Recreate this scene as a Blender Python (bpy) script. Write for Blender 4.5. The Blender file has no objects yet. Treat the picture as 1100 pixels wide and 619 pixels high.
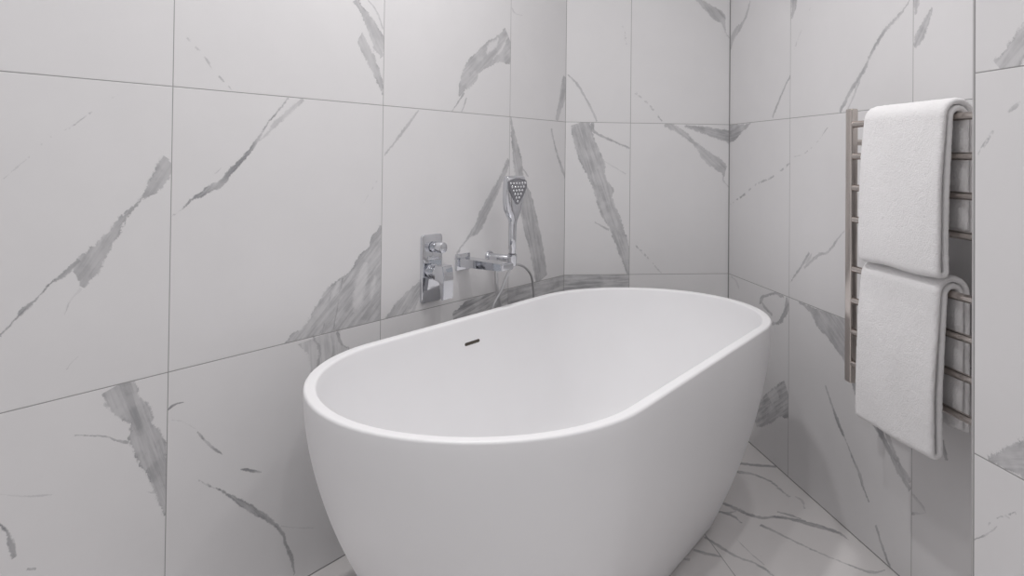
import bpy, bmesh, math, random
from mathutils import Vector, Matrix, noise

scene = bpy.context.scene
LIGHTS = [(-.6, -2.2, 1.4), (-1.35, -1.9, 4.7), (-.9, -3.1, 5.4), (-1.05, -1.0, 7.9), (-.3, -1.3, 3.1)]
WORLD = .66
EXPOSURE = -.04
# marble veins: (wall, tile, start, direction, length, lower edge, upper edge, strength, streak, rim, broken, hole)
VEINS = [
('L',(3,1),(1.581,1.0499),(0.5409,-0.8411),0.2931,[(-0.014,-0.0102),(0.084,-0.0296),(0.207,-0.0266),(0.332,-0.0072),(0.4,-0.0038),(0.502,-0.002),(0.62,-0.0054),(0.756,-0.0073),(0.86,-0.0132),(0.95,-0.0092),(1.002,-0.006)],[(0.014,0.0102),(0.101,0.0081),(0.253,0.0026),(0.335,-0.0006),(0.403,0.0048),(0.535,0.0157),(0.647,0.0191),(0.796,0.0301),(0.905,0.038),(0.955,0.02),(0.998,0.006)],0.55,0.3,0.2,0,0),
('L',(3,1),(1.745,0.8543),(0.7263,-0.6874),0.1729,[(0.004,-0.0064),(0.219,-0.0031),(0.365,0.0025),(0.548,0.0005),(0.704,-0.0013),(0.789,0.0004),(1.001,-0.0018)],[(-0.004,0.0064),(0.211,0.0057),(0.36,0.0094),(0.545,0.0054),(0.695,0.0108),(0.787,0.0058),(0.999,0.0018)],0.75,0.4,0,0,0),
('L',(3,1),(1.7412,0.8005),(0.5207,-0.8537),0.0531,[(0.016,-0.0031),(0.481,0.0024),(1.001,-0.0012)],[(-0.016,0.0031),(0.47,0.0062),(0.999,0.0012)],0.25,0.4,0,0,0),
('L',(3,1),(1.8698,1.0116),(-0.7601,0.6498),0.2656,[(0.0,-0.0012),(0.187,-0.0053),(0.403,-0.0113),(0.547,-0.0048),(0.766,-0.0057),(1.001,-0.0017)],[(-0.0,0.0012),(0.186,-0.0022),(0.401,-0.0075),(0.545,-0.0015),(0.764,-0.0017),(0.999,0.0017)],0.35,0.4,0,1,0),
('L',(3,1),(1.7638,0.6515),(-0.7013,0.7129),0.0286,[(0.002,-0.0014),(0.509,-0.003),(1.008,-0.0015)],[(-0.002,0.0014),(0.5,-0.0001),(0.992,0.0015)],0.2,0.4,0,0,0),
('L',(2,1),(1.2834,1.1971),(0.7249,-0.6889),0.3932,[(-0.002,-0.0025),(0.102,-0.0071),(0.225,-0.0105),(0.317,-0.0212),(0.415,-0.0296),(0.506,-0.0311),(0.587,-0.0316),(0.669,-0.0367),(0.733,-0.029),(0.804,-0.0194),(0.877,-0.0086),(0.931,-0.0073),(1.0,-0.0013)],[(0.002,0.0025),(0.106,-0.001),(0.229,-0.0052),(0.324,-0.0131),(0.422,-0.0178),(0.509,-0.0194),(0.592,-0.0178),(0.668,-0.0197),(0.724,-0.0106),(0.798,-0.0075),(0.875,-0.0021),(0.931,-0.003),(1.0,0.0013)],0.68,0.4,0.1,0,0),
('L',(2,1),(1.241,1.199),(0.748,-0.6637),0.1652,[(-0.007,-0.0063),(0.247,-0.0067),(0.54,-0.0059),(0.823,-0.007),(0.999,-0.0024)],[(0.007,0.0063),(0.26,0.007),(0.556,0.0087),(0.833,0.0038),(1.001,0.0024)],0.4,0.4,0,0,0),
('L',(2,1),(1.4568,1.0279),(0.7568,-0.6536),0.0203,[(-0.008,-0.0014),(0.456,-0.0018),(0.997,-0.0014)],[(0.008,0.0014),(0.467,0.001),(1.003,0.0014)],0.3,0.4,0,0,0),
('L',(2,1),(0.9887,0.9906),(0.611,-0.7917),0.1148,[(-0.005,-0.0025),(0.536,-0.0013),(0.996,-0.002)],[(0.005,0.0025),(0.545,0.0036),(1.004,0.002)],0.2,0.4,0,1,0),
('L',(2,2),(1.0747,1.4767),(-0.565,-0.8251),0.172,[(0.028,-0.0111),(0.255,-0.0213),(0.473,-0.0326),(0.749,-0.0382),(0.935,-0.0171),(1.028,-0.0065)],[(-0.028,0.0111),(0.148,0.0066),(0.388,0.0047),(0.579,0.0095),(0.808,0.0141),(0.972,0.0065)],0.42,0.3,0.25,0,0),
('L',(2,2),(1.0505,1.3922),(-0.4305,-0.9026),0.1808,[(0.013,-0.0031),(0.221,-0.0084),(0.441,-0.0179),(0.631,-0.0182),(0.821,-0.0172),(1.011,-0.0031)],[(-0.013,0.0031),(0.145,0.026),(0.338,0.0206),(0.538,0.0138),(0.775,0.0056),(0.989,0.0031)],0.42,0.3,0.25,0,0),
('L',(2,2),(1.0315,1.4849),(-0.6231,-0.7821),0.0915,[(0.0,-0.0022),(0.455,-0.0128),(1.009,-0.0029)],[(-0.0,0.0022),(0.442,-0.0055),(0.991,0.0029)],0.3,0.4,0,0,0),
('L',(2,2),(1.5516,1.3172),(-0.7228,-0.6911),0.166,[(-0.0,-0.0029),(0.367,-0.0055),(0.718,-0.0006),(1.0,-0.0018)],[(0.0,0.0029),(0.365,0.0014),(0.715,0.0055),(1.0,0.0018)],0.6,0.4,0,1,0),
('L',(1,2),(0.3713,1.4628),(0.7899,-0.6132),0.3453,[(0.123,-0.0586),(0.292,-0.0233),(0.456,-0.0082),(0.616,0.0054),(0.683,-0.0088),(0.796,-0.0103),(0.902,-0.0016),(0.989,-0.0044)],[(-0.123,0.0586),(0.084,0.0543),(0.329,0.0681),(0.516,0.0684),(0.72,0.0662),(0.902,0.039),(1.011,0.0044)],0.48,0.3,0.2,0,0),
('L',(1,2),(0.4404,1.4652),(0.7226,-0.6913),0.0882,[(-0.036,-0.0065),(0.416,-0.0172),(0.948,-0.0079)],[(0.036,0.0065),(0.649,0.0213),(1.052,0.0079)],0.8,0.4,0,0,1),
('L',(1,2),(0.3878,1.4803),(0.6663,-0.7457),0.1228,[(-0.019,-0.0035),(0.5,-0.0133),(0.989,-0.0034)],[(0.019,0.0035),(0.56,0.0005),(1.011,0.0034)],0.8,0.4,0,0,1),
('L',(1,2),(0.6193,1.264),(0.6763,-0.7367),0.0857,[(-0.025,-0.0047),(0.511,-0.0035),(0.989,-0.0024)],[(0.025,0.0047),(0.542,0.0027),(1.011,0.0024)],0.5,0.4,0,0,0),
('L',(1,2),(0.6063,1.2492),(0.4616,-0.8871),0.055,[(-0.02,-0.0031),(0.504,-0.0043),(0.986,-0.0027)],[(0.02,0.0031),(0.541,0.0019),(1.014,0.0027)],0.4,0.4,0,0,0),
('L',(0,2),(0.3666,1.5831),(-0.9706,-0.2408),0.0676,[(0.038,-0.0023),(0.335,0.0061),(1.01,-0.0025)],[(-0.038,0.0023),(0.276,0.0127),(0.99,0.0025)],0.2,0.4,0,0,0),
('L',(0,2),(0.0009,1.3735),(0.3574,-0.934),0.1823,[(-0.05,-0.0236),(0.441,-0.0262),(0.982,-0.0116)],[(0.05,0.0236),(0.519,0.0161),(1.018,0.0116)],0.5,0.4,0,0,0),
('L',(2,1),(0.9722,0.8639),(0.7581,-0.6521),0.4079,[(-0.004,-0.002),(0.223,-0.1149),(0.402,-0.2029),(0.721,-0.0949),(1.003,-0.0038)],[(0.004,0.002),(0.12,-0.0002),(0.174,-0.0124),(0.274,-0.0044),(0.378,-0.0137),(0.467,-0.0033),(0.601,0.0091),(0.752,-0.0024),(0.85,-0.008),(0.943,0.0051),(0.997,0.0038)],0.52,0.5,0.3,0,0),
('L',(2,1),(1.0237,0.7669),(0.3049,-0.9524),0.1351,[(0.001,-0.0094),(0.366,-0.0191),(0.721,-0.0228),(1.002,-0.0055)],[(-0.001,0.0094),(0.367,0.0238),(0.719,0.0198),(0.998,0.0055)],0.55,0.4,0,0,1),
('L',(2,1),(0.9913,0.7279),(0.2119,-0.9773),0.0698,[(0.004,-0.0048),(0.512,-0.0111),(1.002,-0.0038)],[(-0.004,0.0048),(0.494,0.0139),(0.998,0.0038)],0.5,0.4,0,0,1),
('L',(2,1),(1.1186,0.7297),(0.4327,-0.9015),0.0469,[(-0.004,-0.0061),(0.559,-0.0087),(0.996,-0.0034)],[(0.004,0.0061),(0.574,0.0103),(1.004,0.0034)],0.5,0.4,0,0,1),
('L',(2,1),(1.1067,0.7361),(0.2116,-0.9774),0.1332,[(0.001,-0.0035),(0.451,-0.0035),(1.003,-0.0035)],[(-0.001,0.0035),(0.447,0.0035),(0.997,0.0035)],0.85,0.6,0,0,0),
('L',(2,1),(1.1434,0.7079),(0.2589,-0.9659),0.104,[(0.001,-0.0026),(0.506,-0.003),(1.003,-0.0034)],[(-0.001,0.0026),(0.501,0.0038),(0.997,0.0034)],0.7,0.6,0,0,0),
('L',(2,0),(1.1801,0.5975),(-0.1163,-0.9932),0.0987,[(0.093,-0.0675),(0.46,-0.0725),(0.674,-0.0939),(1.234,-0.0351)],[(-0.093,0.0675),(0.264,0.0442),(0.766,0.0351)],0.35,0.6,0.3,0,0),
('L',(2,0),(1.1981,0.6001),(-0.1905,-0.9817),0.0824,[(0.003,-0.0044),(0.583,-0.0182),(1.04,-0.0059)],[(-0.003,0.0044),(0.539,-0.0059),(0.96,0.0059)],0.75,0.4,0,0,0),
('L',(2,0),(1.1414,0.5953),(-0.0174,-0.9998),0.0729,[(0.006,-0.0041),(0.583,-0.0117),(1.017,-0.0033)],[(-0.006,0.0041),(0.551,-0.0017),(0.983,0.0033)],0.6,0.4,0,0,0),
('L',(2,0),(1.123,0.597),(-0.5687,-0.8225),0.0618,[(0.046,-0.0048),(0.502,0.0013),(1.003,-0.0021)],[(-0.046,0.0048),(0.447,0.0112),(0.997,0.0021)],0.85,0.4,0,0,0),
('L',(3,0),(1.6691,0.5993),(-0.3152,-0.949),0.3119,[(0.034,-0.0314),(0.141,-0.0309),(0.272,-0.041),(0.357,-0.0379),(0.482,-0.0477),(0.637,-0.041),(1.026,-0.0041)],[(-0.034,0.0314),(0.027,0.0351),(0.136,0.0294),(0.202,0.0193),(0.313,0.0058),(0.368,0.0175),(0.478,0.017),(0.585,0.015),(0.653,0.0065),(0.805,0.006),(0.974,0.0041)],0.62,0.45,0.35,0,0),
('L',(3,0),(1.748,0.5244),(-0.909,-0.4168),0.1093,[(-0.005,-0.0012),(0.24,-0.004),(0.54,-0.0066),(0.787,-0.0035),(0.991,-0.0035)],[(0.005,0.0012),(0.251,-0.001),(0.549,-0.0031),(0.797,0.0025),(1.009,0.0035)],0.6,0.6,0,0,0),
('L',(3,0),(1.6104,0.3656),(-0.897,-0.442),0.0193,[(-0.026,-0.0013),(0.966,-0.0018)],[(0.026,0.0013),(1.034,0.0018)],0.5,0.4,0,0,0),
('L',(3,0),(1.8678,0.4102),(-0.3309,-0.9437),0.0771,[(-0.006,-0.0023),(0.364,-0.0082),(0.679,-0.0085),(1.033,-0.0048)],[(0.006,0.0023),(0.357,-0.0015),(0.616,0.002),(0.967,0.0048)],0.7,0.4,0,0,0),
('L',(3,0),(1.866,0.4582),(-0.9318,-0.3629),0.088,[(-0.006,-0.0015),(0.544,0.0012),(0.993,-0.0012)],[(0.006,0.0015),(0.558,0.0042),(1.007,0.0012)],0.2,0.4,0,0,0),
('L',(3,0),(1.8224,0.3079),(-0.9061,-0.423),0.0158,[(-0.072,-0.0023),(0.927,-0.0023)],[(0.072,0.0023),(1.073,0.0023)],0.4,0.4,0,0,0),
('L',(2,0),(1.5705,0.5209),(-0.9807,0.1957),0.0362,[(-0.025,-0.002),(0.364,-0.0072),(0.996,-0.0017)],[(0.025,0.002),(0.4,-0.0017),(1.004,0.0017)],0.65,0.4,0,0,0),
('L',(2,0),(1.5606,0.4973),(-0.8349,-0.5504),0.0639,[(-0.008,-0.0011),(0.381,-0.0054),(1.0,-0.0011)],[(0.008,0.0011),(0.388,-0.0031),(1.0,0.0011)],0.2,0.4,0,0,0),
('L',(2,0),(1.5037,0.4546),(-0.6659,-0.7461),0.0915,[(0.004,-0.002),(0.384,-0.0009),(0.673,-0.0008),(0.999,-0.0014)],[(-0.004,0.002),(0.372,0.0059),(0.674,0.0061),(1.001,0.0014)],0.65,0.4,0,0,0),
('L',(2,0),(1.3974,0.337),(-0.9016,-0.4326),0.0611,[(-0.007,-0.0013),(0.396,-0.0046),(0.591,-0.0039),(0.994,-0.0013)],[(0.007,0.0013),(0.434,0.003),(0.623,0.0037),(1.006,0.0013)],0.65,0.4,0,0,0),
('L',(2,0),(1.4985,0.3494),(-0.6176,-0.7865),0.41,[(-0.001,-0.0013),(0.078,-0.0078),(0.186,-0.0193),(0.298,-0.0295),(0.425,-0.0404),(0.547,-0.0468),(0.691,-0.049),(0.8,-0.0354),(0.916,-0.0226),(1.009,-0.0026)],[(0.001,0.0013),(0.081,-0.0036),(0.19,-0.0143),(0.303,-0.0181),(0.431,-0.0242),(0.548,-0.0336),(0.679,-0.0391),(0.784,-0.0285),(0.893,-0.0149),(0.991,0.0026)],0.7,0.4,0.15,0,0),
('L',(2,0),(1.2863,0.1612),(-0.9072,-0.4206),0.108,[(-0.005,-0.0016),(0.448,0.0008),(0.994,-0.0014)],[(0.005,0.0016),(0.458,0.0035),(1.006,0.0014)],0.3,0.4,0,0,0),
('L',(0,1),(0.3651,1.1981),(-0.3269,-0.9451),0.6274,[(0.002,-0.0041),(0.117,-0.0102),(0.239,-0.0178),(0.357,-0.0126),(0.482,-0.0353),(0.635,-0.0436),(0.765,-0.0474),(0.894,-0.0467),(1.032,-0.0394)],[(-0.002,0.0041),(0.093,0.0168),(0.193,0.0282),(0.315,0.0416),(0.442,0.0469),(0.572,0.0502),(0.686,0.0475),(0.784,0.0385),(0.968,0.0394)],0.55,0.4,0.2,0,0),
('L',(0,1),(0.2985,1.0258),(-0.7799,-0.6259),0.0589,[(0.04,-0.0043),(1.034,-0.0035)],[(-0.04,0.0043),(0.966,0.0035)],0.4,0.4,0,0,0),
('L',(0,1),(0.1042,1.1706),(-0.4961,-0.8683),0.2172,[(0.01,-0.0058),(0.408,0.0021),(0.822,-0.0021),(1.014,-0.0096)],[(-0.01,0.0058),(0.383,0.0162),(0.791,0.017),(0.986,0.0096)],0.5,0.4,0,0,0),
('L',(1,1),(0.373,1.0488),(0.6687,-0.7435),0.4229,[(-0.016,-0.0125),(0.14,-0.0244),(0.322,-0.0328),(0.498,-0.0392),(0.639,-0.0427),(0.785,-0.012),(0.918,-0.0025),(0.997,-0.0032)],[(0.016,0.0125),(0.173,0.004),(0.361,0.0057),(0.542,0.0055),(0.668,-0.0019),(0.79,-0.0005),(0.924,0.0073),(1.003,0.0032)],0.52,0.4,0,0,0),
('L',(1,1),(0.8275,1.1952),(0.7087,-0.7055),0.1915,[(-0.006,-0.0032),(0.462,-0.0067),(0.995,-0.003)],[(0.006,0.0032),(0.481,0.0045),(1.005,0.003)],0.5,0.4,0,0,0),
('L',(1,1),(0.7999,0.6912),(0.7264,-0.6873),0.1701,[(-0.02,-0.0102),(0.331,-0.035),(0.718,-0.0428),(0.944,-0.0418)],[(0.02,0.0102),(0.432,0.0283),(0.833,0.0417),(1.056,0.0418)],0.5,0.6,0,0,0),
('L',(1,1),(0.8415,0.612),(0.9026,-0.4304),0.036,[(-0.087,-0.0078),(0.875,-0.0116)],[(0.087,0.0078),(1.125,0.0116)],0.7,0.4,0,0,1),
('L',(1,0),(0.6572,0.5354),(-0.9833,0.182),0.3129,[(-0.063,-0.0321),(0.313,-0.05),(0.703,-0.0475),(0.941,-0.0428)],[(0.063,0.0321),(0.459,0.0304),(0.828,0.0362),(1.059,0.0428)],0.6,0.9,0.2,0,0),
('L',(0,0),(0.3702,0.5639),(-0.9997,0.023),0.3951,[(-0.077,-0.0457),(0.24,-0.0587),(0.625,-0.0535),(0.96,-0.0445)],[(0.077,0.0457),(0.373,0.0369),(0.715,0.0393),(1.04,0.0445)],0.55,0.6,0.2,0,0),
('B',(1,2),(0.6647,1.3865),(-0.5438,-0.8392),0.2162,[(-0.002,-0.0038),(0.338,-0.0154),(0.694,-0.0137),(1.002,-0.0038)],[(0.002,0.0038),(0.339,-0.0058),(0.69,-0.0021),(0.998,0.0038)],0.5,0.4,0,0,0),
('B',(1,2),(0.4532,1.5924),(-0.2738,-0.9618),0.0887,[(-0.006,-0.0049),(0.364,-0.0102),(1.002,-0.0039)],[(0.006,0.0049),(0.365,0.0036),(0.998,0.0039)],0.3,0.4,0,1,0),
('B',(0,2),(0.1446,1.7074),(-0.6712,-0.7413),0.2188,[(-0.004,-0.0059),(0.316,-0.0335),(0.546,-0.0495),(0.693,-0.0289),(0.891,-0.0045),(1.001,-0.003)],[(0.004,0.0059),(0.346,0.006),(0.553,-0.0011),(0.663,-0.0097),(0.88,0.0033),(0.999,0.003)],0.5,0.4,0,0,0),
('B',(0,2),(0.3919,1.3205),(-0.7025,-0.7117),0.156,[(-0.002,-0.0049),(0.412,-0.0113),(1.002,-0.0029)],[(0.002,0.0049),(0.41,-0.0015),(0.998,0.0029)],0.45,0.4,0,1,0),
('B',(1,1),(0.6175,1.1963),(-0.3198,-0.9475),0.6397,[(0.02,-0.0395),(0.158,-0.0412),(0.27,-0.0482),(0.374,-0.0368),(0.459,-0.0497),(0.504,-0.0341),(0.627,-0.0413),(0.815,-0.0409),(1.015,-0.005)],[(-0.02,0.0395),(0.175,0.0478),(0.402,0.0302),(0.557,0.0321),(0.675,0.016),(0.835,0.0086),(0.985,0.005)],0.52,0.45,0.25,0,0),
('B',(1,1),(0.5703,1.197),(-0.8511,-0.525),0.1841,[(0.029,-0.0069),(0.172,0.0175),(0.512,0.0113),(0.996,-0.0047)],[(-0.029,0.0069),(0.16,0.0289),(0.519,0.0208),(1.004,0.0047)],0.65,0.4,0,0,0),
('B',(1,1),(0.553,0.8069),(-0.8875,-0.4608),0.0659,[(0.001,-0.0028),(1.001,-0.0057)],[(-0.001,0.0028),(0.999,0.0057)],0.5,0.4,0,0,0),
('B',(1,1),(0.5165,1.0478),(-0.8676,-0.4973),0.1017,[(0.001,-0.0029),(1.001,-0.0024)],[(-0.001,0.0029),(0.999,0.0024)],0.25,0.4,0,0,0),
('B',(0,1),(0.2684,1.1982),(-0.7324,-0.6809),0.3755,[(-0.008,-0.0112),(0.18,-0.0352),(0.39,-0.038),(0.593,-0.05),(0.749,-0.06),(0.838,-0.0315),(0.91,-0.0026),(1.0,-0.004)],[(0.008,0.0112),(0.192,-0.0082),(0.39,-0.0183),(0.594,-0.0026),(0.738,-0.0086),(0.81,-0.0143),(0.903,0.0049),(1.0,0.004)],0.5,0.4,0,0,0),
('B',(0,1),(0.1886,1.1918),(-0.9777,-0.2098),0.1982,[(-0.0,-0.0048),(0.393,-0.0176),(0.711,-0.0219),(1.005,-0.0292)],[(0.0,0.0048),(0.39,0.0134),(0.701,0.0208),(0.995,0.0292)],0.6,0.4,0,0,0),
('B',(0,1),(0.3965,0.725),(-0.6911,-0.7228),0.1725,[(-0.0,-0.0038),(0.4,-0.0075),(1.001,-0.0029)],[(0.0,0.0038),(0.398,0.0021),(0.999,0.0029)],0.45,0.4,0,1,0),
('B',(1,0),(0.6794,0.5626),(-0.9999,0.0169),0.2746,[(-0.008,-0.0469),(0.501,-0.0462),(1.001,-0.0418)],[(0.008,0.0469),(0.508,0.0388),(0.999,0.0418)],0.6,0.6,0,0,0),
('R',(0,2),(0.1762,1.6613),(-0.7486,-0.663),0.2346,[(0.011,-0.0045),(0.293,0.0056),(0.645,-0.029),(0.908,-0.0364),(1.022,-0.0071)],[(-0.011,0.0045),(0.26,0.0211),(0.556,0.0168),(0.817,0.0001),(0.978,0.0071)],0.5,0.4,0,0,0),
('R',(1,2),(0.5002,1.5979),(-0.2546,-0.9671),0.0661,[(-0.006,-0.0212),(0.516,-0.0133),(0.998,-0.0061)],[(0.006,0.0212),(0.523,0.0171),(1.002,0.0061)],0.6,0.4,0,0,0),
('R',(1,2),(0.6057,1.5552),(-0.6364,-0.7713),0.19,[(0.005,-0.0035),(0.491,-0.0066),(1.011,-0.0055)],[(-0.005,0.0035),(0.479,0.0005),(0.989,0.0055)],0.22,0.4,0,1,0),
('R',(0,2),(0.4766,1.3444),(-0.6709,-0.7416),0.1826,[(0.01,-0.0047),(0.316,-0.0091),(0.642,-0.0099),(1.012,-0.0042)],[(-0.01,0.0047),(0.293,0.0004),(0.608,0.0025),(0.988,0.0042)],0.55,0.4,0,0,0),
('R',(1,2),(1.0632,1.4676),(-0.7519,-0.6593),0.4009,[(0.002,-0.0033),(0.125,-0.0085),(0.233,-0.0236),(0.333,-0.0292),(0.466,-0.0241),(0.643,-0.0152),(0.819,-0.0155),(1.01,-0.0072)],[(-0.002,0.0033),(0.119,0.0024),(0.225,-0.0073),(0.319,-0.0123),(0.453,-0.0124),(0.625,0.0004),(0.8,0.0005),(0.99,0.0072)],0.6,0.4,0,0,0),
('R',(1,2),(0.8642,1.2996),(-0.5632,-0.8263),0.1116,[(0.01,-0.004),(0.492,-0.0022),(1.012,-0.0046)],[(-0.01,0.004),(0.469,0.0069),(0.988,0.0046)],0.5,0.4,0,0,0),
('R',(2,2),(1.0857,1.4649),(-0.0779,-0.997),0.039,[(-0.055,-0.0117),(0.976,-0.0059)],[(0.055,0.0117),(1.024,0.0059)],0.45,0.4,0,0,0),
('R',(2,2),(1.144,1.4302),(-0.5726,-0.8198),0.1065,[(0.003,-0.0032),(0.301,-0.0135),(0.629,-0.0192),(0.912,-0.0137),(1.013,-0.0057)],[(-0.003,0.0032),(0.275,0.009),(0.579,0.0133),(0.864,0.0108),(0.987,0.0057)],0.5,0.4,0,0,0),
('R',(0,1),(-0.0034,1.1657),(0.9865,0.1639),0.194,[(0.174,-0.0412),(0.575,-0.0209),(1.011,-0.0031)],[(-0.174,0.0412),(0.407,0.0228),(0.989,0.0031)],0.6,0.4,0,0,0),
('R',(0,1),(0.0131,0.8796),(0.938,0.3467),0.4986,[(0.005,-0.0028),(0.24,-0.0053),(0.456,0.0035),(0.552,-0.0019),(0.784,-0.0117),(1.005,-0.0029)],[(-0.005,0.0028),(0.22,0.0053),(0.443,0.0113),(0.542,0.0081),(0.771,-0.0021),(0.995,0.0029)],0.55,0.4,0,1,0),
('R',(1,1),(0.4767,1.0686),(0.9196,0.3929),0.2535,[(0.003,-0.0029),(0.462,-0.0264),(1.009,-0.0027)],[(-0.003,0.0029),(0.45,-0.0219),(0.991,0.0027)],0.4,0.4,0,1,0),
('R',(1,1),(0.4815,0.65),(0.717,0.6971),0.1644,[(0.015,-0.0033),(0.603,-0.009),(1.024,-0.0057)],[(-0.015,0.0033),(0.548,0.0039),(0.976,0.0057)],0.5,0.4,0,0,0),
('R',(1,1),(0.5694,0.7122),(0.8352,0.5499),0.2598,[(0.012,-0.0044),(0.372,-0.0063),(0.597,-0.0196),(0.838,-0.0092),(1.007,-0.0025)],[(-0.012,0.0044),(0.351,0.0064),(0.579,-0.0103),(0.816,-0.0021),(0.993,0.0025)],0.5,0.4,0,0,0),
('R',(1,1),(0.5784,0.7184),(0.5878,0.809),0.0595,[(0.046,-0.0042),(0.647,-0.0097),(1.025,-0.0028)],[(-0.046,0.0042),(0.424,0.0127),(0.975,0.0028)],0.3,0.4,0,0,0),
('R',(0,0),(0.2645,0.5345),(0.9461,0.324),0.1851,[(0.044,-0.0032),(0.237,0.0138),(0.624,0.0156),(0.981,-0.0032)],[(-0.044,0.0032),(0.168,0.0259),(0.642,0.0257),(1.019,0.0032)],0.6,0.4,0,0,0),
('R',(0,0),(0.4652,0.5936),(-0.6805,-0.7328),0.1534,[(0.044,-0.0052),(0.26,0.0083),(0.572,0.0152),(1.009,-0.0063)],[(-0.044,0.0052),(0.103,0.0305),(0.492,0.0358),(0.991,0.0063)],0.6,0.4,0,0,0),
('R',(0,0),(0.2841,0.5405),(0.9421,-0.3354),0.081,[(-0.058,-0.0054),(0.31,-0.0097),(0.939,-0.0065)],[(0.058,0.0054),(0.469,0.0063),(1.061,0.0065)],0.55,0.4,0,0,0),
('R',(0,0),(0.0247,0.5934),(0.8963,-0.4435),0.0832,[(-0.038,-0.0049),(0.514,0.0042),(0.945,-0.0048)],[(0.038,0.0049),(0.626,0.0157),(1.055,0.0048)],0.3,0.4,0,0,0),
('R',(0,0),(0.479,0.2667),(-0.8173,-0.5762),0.2945,[(-0.132,-0.0565),(0.338,-0.0591),(0.708,-0.0511),(0.993,-0.0244)],[(0.132,0.0565),(0.374,0.0359),(0.568,0.0398),(1.007,0.0244)],0.6,0.6,0.3,0,0),
('R',(0,0),(0.3906,0.2621),(-0.4823,-0.876),0.0624,[(0.24,-0.0203),(0.974,-0.0365),(1.189,-0.0137)],[(-0.24,0.0203),(0.099,0.0317),(0.811,0.0137)],0.5,0.4,0,0,1),
('R',(1,0),(0.5387,0.5976),(0.8567,-0.5159),0.4025,[(0.003,-0.0021),(0.176,0.017),(0.295,0.0091),(0.461,0.0205),(0.645,0.0258),(0.777,0.0108),(0.962,-0.0186)],[(-0.003,0.0021),(0.209,0.0512),(0.509,0.1268),(0.715,0.166),(0.867,0.1313),(1.038,0.0186)],0.55,0.4,0.2,0,0),
('R',(1,0),(0.8717,0.3929),(0.7872,-0.6167),0.2516,[(-0.035,-0.03),(0.293,-0.0098),(0.588,-0.0078),(0.793,-0.0119),(0.992,-0.0094)],[(0.035,0.03),(0.329,0.022),(0.609,0.0119),(0.814,0.0101),(1.008,0.0094)],0.7,0.4,0,0,0),
('R',(1,0),(0.9711,0.3624),(0.6874,-0.7263),0.145,[(-0.016,-0.0101),(0.404,-0.0195),(0.753,-0.0189),(0.998,-0.0081)],[(0.016,0.0101),(0.423,-0.0024),(0.764,0.0006),(1.002,0.0081)],0.65,0.4,0,0,0),
('R',(1,0),(0.6934,0.3763),(0.65,-0.7599),0.3273,[(-0.003,-0.0037),(0.176,-0.0093),(0.339,-0.0126),(0.518,-0.0036),(0.658,-0.003),(0.755,-0.0023),(0.882,-0.0063),(0.999,-0.003)],[(0.003,0.0037),(0.183,0.0015),(0.347,0.0034),(0.521,0.0034),(0.662,0.0072),(0.76,0.0128),(0.886,0.0054),(1.001,0.003)],0.75,0.4,0,0,0),
('R',(1,0),(0.9362,0.0807),(0.6391,-0.7691),0.1038,[(-0.003,-0.0049),(0.405,-0.0109),(0.736,-0.012),(1.002,-0.0039)],[(0.003,0.0049),(0.411,0.0019),(0.737,-0.0008),(0.998,0.0039)],0.7,0.4,0,0,0),
('R',(2,0),(1.071,0.2326),(0.9292,-0.3696),0.0614,[(-0.038,-0.0061),(0.5,-0.0019),(0.978,-0.003)],[(0.038,0.0061),(0.573,0.0089),(1.022,0.003)],0.4,0.4,0,0,0),
('R',(2,0),(1.0713,0.1797),(0.8816,0.472),0.0593,[(-0.032,-0.0036),(0.469,-0.0035),(0.989,-0.0017)],[(0.032,0.0036),(0.512,0.0021),(1.011,0.0017)],0.35,0.4,0,0,0),
('R',(2,0),(1.1773,0.4061),(0.3345,-0.9424),0.0446,[(0.033,-0.0082),(0.512,-0.0078),(1.02,-0.0046)],[(-0.033,0.0082),(0.445,0.0085),(0.98,0.0046)],0.5,0.4,0,0,0),
('J',(0,2),(0.054,1.1979),(0.7352,0.6778),0.0901,[(0.257,-0.0222),(0.633,-0.0145),(1.18,-0.0211)],[(-0.257,0.0222),(0.216,0.0198),(0.82,0.0211)],0.42,0.5,0.25,0,0),
('J',(0,1),(0.0956,1.1499),(-0.7258,-0.6879),0.1277,[(-0.001,-0.0017),(0.182,-0.0101),(0.447,-0.0101),(0.651,-0.0099),(1.004,-0.0013)],[(0.001,0.0017),(0.18,-0.0016),(0.443,-0.0069),(0.635,-0.0035),(0.996,0.0013)],0.4,0.4,0,1,0),
('J',(0,1),(0.0314,0.6005),(0.921,0.3896),0.1155,[(0.059,-0.0051),(0.362,-0.0162),(0.518,-0.0255),(0.849,-0.0415)],[(-0.059,0.0051),(0.286,0.0162),(0.722,0.0305),(1.151,0.0415)],0.5,0.4,0.25,0,0),
('J',(0,0),(0.0966,0.5624),(-0.7127,-0.7015),0.1002,[(0.002,-0.0013),(0.358,-0.002),(0.594,-0.0058),(0.83,-0.0059),(1.013,-0.0013)],[(-0.002,0.0013),(0.37,0.0041),(0.601,-0.0038),(0.818,-0.0034),(0.987,0.0013)],0.55,0.4,0,1,0),
('J',(0,0),(0.048,0.5084),(-0.7183,-0.6957),0.0655,[(0.004,-0.001),(0.429,0.0005),(0.998,-0.0015)],[(-0.004,0.001),(0.426,0.003),(1.002,0.0015)],0.5,0.4,0,0,0),
('F',(0,0),(-0.1279,-0.3522),(0.9444,-0.3289),0.1342,[(-0.014,-0.0131),(0.456,-0.0157),(0.988,-0.0091)],[(0.014,0.0131),(0.484,0.0077),(1.012,0.0091)],0.69,0.4,0,0,0),
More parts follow.
